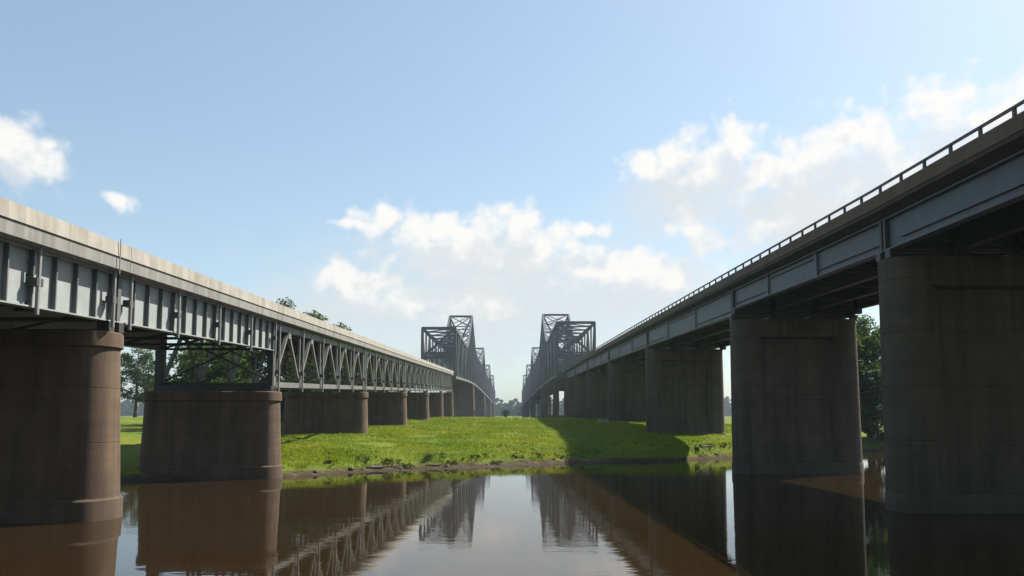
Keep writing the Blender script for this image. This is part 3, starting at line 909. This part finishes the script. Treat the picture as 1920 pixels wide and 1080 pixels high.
def tree_proto(seed, h, spread, leaf='leaf', low=.22, per=105, size=.21):
    g = np.random.default_rng(seed)
    V = []; F = []
    lean = g.uniform(-.06, .06, 2)
    tp = [(lean[0] * h * t * t, lean[1] * h * t * t, h * .86 * t) for t in np.linspace(0, 1, 7)]
    r0 = h * .017 + .08
    tube(V, F, tp, [r0 * (1.35 if i == 0 else 1 - i / 7.2) for i in range(7)], 9)
    cs = []; rs = []
    nl = 15
    for i in range(nl):
        t = low + (.93 - low) * (i + g.uniform(0, .6)) / nl
        a = i * 2.4 + g.uniform(-.4, .4)
        k = t * 6; k0 = int(min(k, 5)); fr = k - k0
        base = Vector(tp[k0]).lerp(Vector(tp[k0 + 1]), min(fr, 1)) if k0 < 6 else Vector(tp[6])
        prof = math.sin(math.pi * min(1, (t - low * .55) / (1.04 - low * .55))) ** .6
        L = spread * prof * g.uniform(.7, 1.15)
        rise = L * g.uniform(.25, .65)
        tip = base + Vector((math.cos(a) * L, math.sin(a) * L, rise))
        mid = base.lerp(tip, .5) + Vector((0, 0, -.06 * L))
        rr = r0 * .42 * (1.1 - t)
        tube(V, F, [base, mid, tip], [rr + .03, rr * .7 + .02, .02], 5)
        for u in (.45, .72, 1.0):
            p = base.lerp(tip, u) + Vector(g.normal(size=3) * L * .12)
            cs.append(tuple(p)); rs.append(g.uniform(.22, .36) * spread * (.75 + .3 * prof))
        for _ in range(2):
            p = base.lerp(tip, g.uniform(.5, 1.1)) + Vector(g.normal(size=3) * L * .28)
            cs.append(tuple(p)); rs.append(g.uniform(.12, .22) * spread)
    cs.append((tp[6][0], tp[6][1], h * .9)); rs.append(spread * .3)
    LV, LF = leaf_quads(cs, rs, per, size, g)
    me_t = bpy.data.meshes.new('trunk'); me_t.from_pydata([tuple(v) for v in V], [], F); me_t.materials.append(MAT['bark'])
    me_t.polygons.foreach_set('use_smooth', [True] * len(me_t.polygons))
    tmp = mesh_np('crown', LV, LF, leaf)
    me_c = tmp.data
    bpy.data.objects.remove(tmp)
    return me_t, me_c

PROTO = [tree_proto(11, 17, 5.2, 'leaf'), tree_proto(12, 19, 5.6, 'leaf_olive', .18), tree_proto(13, 15, 5.0, 'leaf', .12),
         tree_proto(14, 20, 4.6, 'leaf_olive', .2), tree_proto(15, 13, 4.6, 'leaf', .1)]
PH = [17, 19, 15, 20, 13]
def tree(x, y, kind, height, label, group, rot=None, wide=1.0):
    z = tz(x, y) - .15
    root = thing('tree', label, 'tree', (x, y, z), group)
    s = height / PH[kind]
    root.scale = (s * wide, s * wide, s)
    root.rotation_euler.z = random.uniform(0, 6.28) if rot is None else rot
    for nm, me in zip(('trunk', 'crown'), PROTO[kind]):
        o = bpy.data.objects.new(nm, me); COL.objects.link(o); o.parent = root
LG = 'trees behind the left bridge'
RG = 'trees behind the right bridge'
LT = [(-92, 198, 0, 18.5, 'tall full tree at the field edge, seen between the two nearest left piers', 1.1),
      (-92.5, 212, 4, 12, 'slimmer tree just right of the full tree at the field edge', .8),
      (-106, 205, 2, 15, 'tree at the field edge partly hidden by the nearest left pier', 1.1),
      (-93, 238, 2, 9.5, 'low rounded tree seen through the first lattice opening of the left bridge', 1.2),
      (-43.5, 114, 4, 12.5, 'bushy tree close behind the first lattice truss of the left bridge', 1.25),
      (-44, 121, 2, 14.5, 'dark bushy tree behind the girder end of the left bridge', 1.2),
      (-35.2, 127, 1, 21.8, 'tree whose crown shows above the left parapet, nearest of those', .9),
      (-42, 134, 4, 14, 'bushy tree filling the second lattice panel of the left bridge', 1.25),
      (-37.2, 154, 1, 22.3, 'tallest tree topping the left parapet, right of the nearest crown', 1.0),
      (-40, 168, 2, 16.5, 'tree behind the second truss span of the left bridge', 1.2),
      (-38, 190, 0, 18, 'tree behind the third truss span of the left bridge', 1.1),
      (-38, 214, 2, 17, 'tree behind the fourth truss span of the left bridge', 1.2),
      (-37, 240, 0, 17, 'tree behind the farthest deck truss of the left bridge', 1.2),
      (-50, 136, 1, 17, 'tree deeper in the wood behind the left bridge girder', 1.2)]
for (x, y, k, h, lb, wd) in LT: tree(x, y, k, h, lb, LG, wide=wd)
for (x, y, h, lb, wd) in [(-38, 103, 6.5, 'shrub under the wood behind the girder end of the left bridge', 1.5),
                         (-36, 112, 7.5, 'shrub seen through the first panel of the lattice truss', 1.5),
                         (-35, 122, 8, 'shrub seen through the second panel of the lattice truss', 1.5),
                         (-36, 136, 9, 'shrub behind the joint of the first two lattice truss spans', 1.5),
                         (-35, 147, 8.5, 'shrub behind the middle of the second lattice truss span', 1.5),
                         (-35, 165, 9, 'shrub behind the end of the second lattice truss span', 1.5),
                         (-35, 182, 9.5, 'shrub behind the third lattice truss span', 1.5),
                         (-35, 203, 9.5, 'shrub behind the fourth lattice truss span', 1.5)]:
    tree(x, y, 4, h, lb, 'shrubs behind the left bridge', wide=wd)
RT = [(48.5, 112.5, 2, 18.5, 'leafy tree with sunlit top between the two nearest right piers', 1.1),
      (53.5, 119, 1, 19, 'second leafy tree between the two nearest right piers, standing farther right', 1.15),
      (45.0, 117, 4, 13.5, 'low dark tree behind the second right pier', 1.25),
      (52.0, 113.5, 4, 8, 'low shrubby tree at the water edge between the two nearest right piers', 1.4),
      (60, 118, 0, 17, 'tree behind the nearest right pier, mostly hidden', 1.2)]
for (x, y, k, h, lb, wd) in RT: tree(x, y, k, h, lb, RG, wide=wd)

# far wooded shore, one mass
def far_wood():
    g = np.random.default_rng(5)
    cs = []; rs = []
    for row in range(4):
        yb = 1265 + row * 70
        for x in np.arange(-700, 700, 10):
            xx = x + g.uniform(-5, 5); yy = yb + g.uniform(-25, 25)
            h = g.uniform(16, 25) + row * 5
            z0 = tz(xx, yy)
            for q in range(4):
                cs.append((xx + g.uniform(-4, 4), yy + g.uniform(-4, 4), z0 + h * (.08 + .25 * q)))
                rs.append(g.uniform(5, 8) * (1 - .12 * q))
    V, F = leaf_quads(cs, rs, 5.0, 2.0, g)
    o = mesh_np('far_wood', V, F, 'leaf_far'); o['kind'] = 'stuff'
    tag(o, 'hazy blue green wooded far shore between the two truss bridges', 'wood')
far_wood()
def added_shade_wood():  # unseen trees behind the camera, added to keep sky light off the piers
    g = np.random.default_rng(8)
    cs = []; rs = []
    for x in np.arange(-95, 100, 5.5):
        for row in range(2):
            xx = x + g.uniform(-2, 2); yy = -36 - row * 11 + g.uniform(-3, 3)
            if 16 < abs(xx) < 31: continue
            h = g.uniform(18, 24)
            for q in range(4):
                cs.append((xx + g.uniform(-2, 2), yy + g.uniform(-2, 2), 4 + h * (.12 + .24 * q))); rs.append(g.uniform(3.6, 4.8) * (1 - .1 * q))
    V, F = leaf_quads(cs, rs, 14, .8, g)
    o = mesh_np('added_shade_wood', V, F, 'leaf'); o['kind'] = 'stuff'
    tag(o, 'added unseen wood behind the camera, shading the pier fronts', 'wood')
added_shade_wood()
# a few nearer willows on the far end of the point
tree(-1.5, 300, 4, 3.6, 'small round bush at the end of the grass point between the bridges', 'bushes at the end of the point', wide=1.3)

# ------------------------------------------------------------------ grass on the bank
def build_grass():
    g = np.random.default_rng(21)
    n = 260000
    u = g.random(n)
    y = 58 + 150 * u ** 1.9
    lim = .40 * y
    x = g.uniform(-1, 1, n) * lim
    x = np.clip(x, -46, 40)
    z = terrain(x, y)
    m = z > .36 + (vnoise(x, y, 1.8, 9) - .5) * .55
    m &= (vnoise(x, y, 3.1, 10) > .12)
    m &= ~((x > -29) & (x < -16.5) & (np.min(np.abs(y[:, None] - np.array(YL)[None]), axis=1) < 1.9))
    m &= ~((x > 17.5) & (x < 30.2) & (np.min(np.abs(y[:, None] - np.array(YR)[None]), axis=1) < 1.9))
    x, y, z = x[m], y[m], z[m]
    k = len(x)
    s = (.08 + .13 * vnoise(x, y, 3.7, 8) + .09 * g.random(k)) * (1 + np.clip((y - 80) / 160, 0, 1))
    a = g.uniform(0, np.pi * 2, k)
    wv = s * .22
    lean = g.normal(size=(k, 2)) * s[:, None] * .45
    p0 = np.stack([x - np.cos(a) * wv, y - np.sin(a) * wv, z - .03], 1)
    p1 = np.stack([x + np.cos(a) * wv, y + np.sin(a) * wv, z - .03], 1)
    p2 = np.stack([x + lean[:, 0], y + lean[:, 1], z + s], 1)
    V = np.stack([p0, p1, p2], 1).reshape(-1, 3)
    F = np.arange(len(V), dtype=np.int32).reshape(-1, 3)
    o = mesh_np('grass', V, F, 'grass'); o['kind'] = 'stuff'
    tag(o, 'bright yellow green grass covering the bank between the bridges', 'grass')
build_grass()

# ------------------------------------------------------------------ weeds, stones and driftwood along the mud
def shore_pt(x, off):
    y = float(ip(SH, x)) - 3
    while tz(x, y) < .04 and y < 140: y += .15
    return y + off
def weed(x, off, r, h, label):
    y = shore_pt(x, off); z = tz(x, y)
    g = np.random.default_rng(int(abs(x) * 100 + off * 10))
    root = thing('weed_clump', label, 'weed', (x, y, z - .05), 'weeds along the muddy edge')
    cs = [(g.uniform(-r, r), g.uniform(-r * .6, r * .6), h * g.uniform(.3, .85)) for _ in range(9)]
    V, F = leaf_quads(cs, [r * .5] * 9, 260, .06, g)
    mesh_np('foliage', V, F, 'weed', root)
    TV = []; TF = []
    for c in cs: tube(TV, TF, [(c[0] * .3, c[1] * .3, 0), c], [.02, .008], 4)
    mesh_obj('stems', TV, TF, 'bark', root)
WD = [(-10.2, 2.6, .8, .9, 'largest dark weed clump on the mud edge below the middle of the grass'),
      (-12.6, 3.4, .5, .6, 'weed clump left of the largest one on the mud edge'),
      (-7.4, 3.2, .5, .5, 'weed clump right of the largest one on the mud edge'),
      (-3.2, 3.0, .45, .5, 'low weed clump on the bank edge beneath the left tall truss'),
      (.8, 2.6, .5, .55, 'weed clump on the bank edge midway between the bridges'),
      (3.0, 2.4, .4, .5, 'small weed clump on the bank edge just left of the shadow line'),
      (5.2, 2.2, .5, .5, 'weed clump on the bank at the edge of the right bridge shadow'),
      (22.6, 1.8, .5, .6, 'weed clump on the sunlit mud bank beside the second right pier'),
      (24.6, 1.9, .4, .5, 'small weed clump at the right end of the sunlit mud bank')]
WD += [(-14.6, 2.2, .45, .45, 'weed clump beside the nose of the wide low left pier'),
       (-8.8, 2.0, .6, .55, 'weed clump touching the right side of the largest weed clump'),
       (-5.2, 2.2, .4, .45, 'weed clump on the bank edge right of the driftwood branch'),
       (-1.2, 2.0, .5, .45, 'weed clump at the bank edge left of the middle of the picture'),
       (21.0, 1.2, .4, .4, 'weed clump on the sunlit mud bank nearest the shadow')]
for a in WD: weed(*a)

def edge_weeds():
    g = np.random.default_rng(33)
    cs = []; rs = []
    while len(cs) < 260:
        x = g.uniform(-16, 34); y = float(ip(SH, x)) + abs(g.normal()) * 4.5 + 2
        if 17 < x < 30.5 and min(abs(y - q) for q in YR) < 2: continue
        z = tz(x, y)
        if z < .3: continue
        h = g.uniform(.08, .26)
        for _ in range(3):
            cs.append((x + g.normal() * .18, y + g.normal() * .18, z + h * g.uniform(.4, 1))); rs.append(g.uniform(.08, .18))
    V, F = leaf_quads(cs, rs, 330, .06, g)
    o = mesh_np('edge_weeds', V, F, 'weed'); o['kind'] = 'stuff'
    tag(o, 'scattered dark low weeds along the edge of the grass bank', 'weeds')
edge_weeds()

def stone(x, off, sx, sy, sz, label, mat='rock', dz=0):
    y = shore_pt(x, off); z = tz(x, y)
    g = np.random.default_rng(int(abs(x) * 37 + 5))
    V = []; F = []
    n, m = 9, 6
    for i in range(m):
        t = math.pi * (i + .5) / m
        for j in range(n):
            a = 2 * math.pi * j / n
            k = 1 + g.uniform(-.22, .18)
            V.append((sx * k * math.sin(t) * math.cos(a), sy * k * math.sin(t) * math.sin(a), sz * k * math.cos(t)))
    for i in range(m - 1):
        for j in range(n):
            p = i * n + j; q = i * n + (j + 1) % n
            F.append((p, p + n, q + n, q))
    F.append(tuple(range(n))); F.append(tuple(range((m - 1) * n, m * n))[::-1])
    o = mesh_obj('stone', V, F, mat)
    o.location = (x, y, z + sz * .25 + dz)
    o.rotation_euler.z = g.uniform(0, 6)
    tag(o, label, 'stone', 'stones along the muddy edge')
ST = [(-13.1, .7, .55, .4, .38, 'pale stone at the water line, leftmost on the mud'),
      (-12.3, .9, .3, .3, .2, 'small stone beside the leftmost pale stone'),
      (-9.3, .8, .4, .3, .28, 'pale stone at the water line below the largest weed clump'),
      (-5.6, .9, .45, .35, .25, 'stone on the mud right of the weed clumps'),
      (-2.0, 1.1, .3, .28, .2, 'small stone on the mud below the left tall truss'),
      (1.8, .9, .42, .3, .25, 'stone on the mud midway between the bridges'),
      (4.4, 1.2, .35, .3, .25, 'stone on the mud close to the shadow line'),
      (20.8, 1.0, .5, .4, .35, 'stone on the sunlit mud near the right bridge, left one'),
      (23.2, .8, .4, .4, .3, 'stone on the sunlit mud beside the second right pier'),
      (-15.3, .5, .4, .3, .25, 'stone on the mud beside the wide low left pier')]
for (x, off, a, b, c, lb) in ST: stone(x, off, a * .6, b * .6, c * .55, lb)
bk = thing('concrete_block', 'pale concrete block lying on the shaded grass before the fourth right pier', 'block', (16.4, 141, tz(16.4, 141)))
V8 = [(-.9, -.5, -.1), (.9, -.5, -.1), (.9, .5, -.1), (-.9, .5, -.1), (-.86, -.46, .62), (.86, -.44, .55), (.84, .46, .55), (-.86, .46, .6)]
mesh_obj('block', V8, [(3, 2, 1, 0), (4, 5, 6, 7), (0, 1, 5, 4), (1, 2, 6, 5), (2, 3, 7, 6), (3, 0, 4, 7)], 'parapet_l', bk)
def driftwood(x, off, L, r, ang, label):
    y = shore_pt(x, off); z = tz(x, y) + r * .6
    V = []; F = []
    c, s = math.cos(ang), math.sin(ang)
    tube(V, F, [(-L / 2 * c, -L / 2 * s, 0), (-L / 6 * c, -L / 6 * s, .05), (L / 5 * c, L / 5 * s, .04), (L / 2 * c, L / 2 * s, .12)], [r, r * .95, r * .8, r * .35], 8)
    tube(V, F, [(L / 6 * c, L / 6 * s, .05), (L / 4 * c - s * .3, L / 4 * s + c * .3, .4)], [r * .4, r * .1], 5)
    F.append(tuple(range(8))[::-1])
    o = mesh_obj('driftwood', V, F, 'wood', smooth=True)
    o.location = (x, y, z)
    tag(o, label, 'driftwood', 'driftwood on the bank')
driftwood(-11.3, .9, 1.8, .14, .3, 'bleached driftwood log lying on the mud left of the largest weed clump')
driftwood(-6.7, 1.3, 1.6, .10, -.25, 'bleached driftwood branch lying on the mud right of the largest weed clump')
driftwood(21.7, 1.3, 2.0, .12, .15, 'driftwood log on the sunlit mud bank beside the second right pier')

# ------------------------------------------------------------------ air
hz = mesh_obj('haze', [(x, y, z) for x in (-2500, 2500) for y in (-120, 2900) for z in (-5, 58)],
              [(0, 1, 3, 2), (4, 6, 7, 5), (0, 4, 5, 1), (2, 3, 7, 6), (0, 2, 6, 4), (1, 5, 7, 3)], 'rock')
hm = bpy.data.materials.new('pale_summer_haze'); hm.use_nodes = True
ht = hm.node_tree; ht.nodes.clear()
pv = N(ht, 'ShaderNodeVolumePrincipled')
pv.inputs['Color'].default_value = (.37, .45, .53, 1); pv.inputs['Density'].default_value = .00026; pv.inputs['Anisotropy'].default_value = .2
ho = N(ht, 'ShaderNodeOutputMaterial'); ht.links.new(pv.outputs[0], ho.inputs['Volume'])
hz.data.materials.clear(); hz.data.materials.append(hm)
hz['kind'] = 'stuff'; hz['label'] = 'thin pale summer haze over the river'; hz['category'] = 'haze'
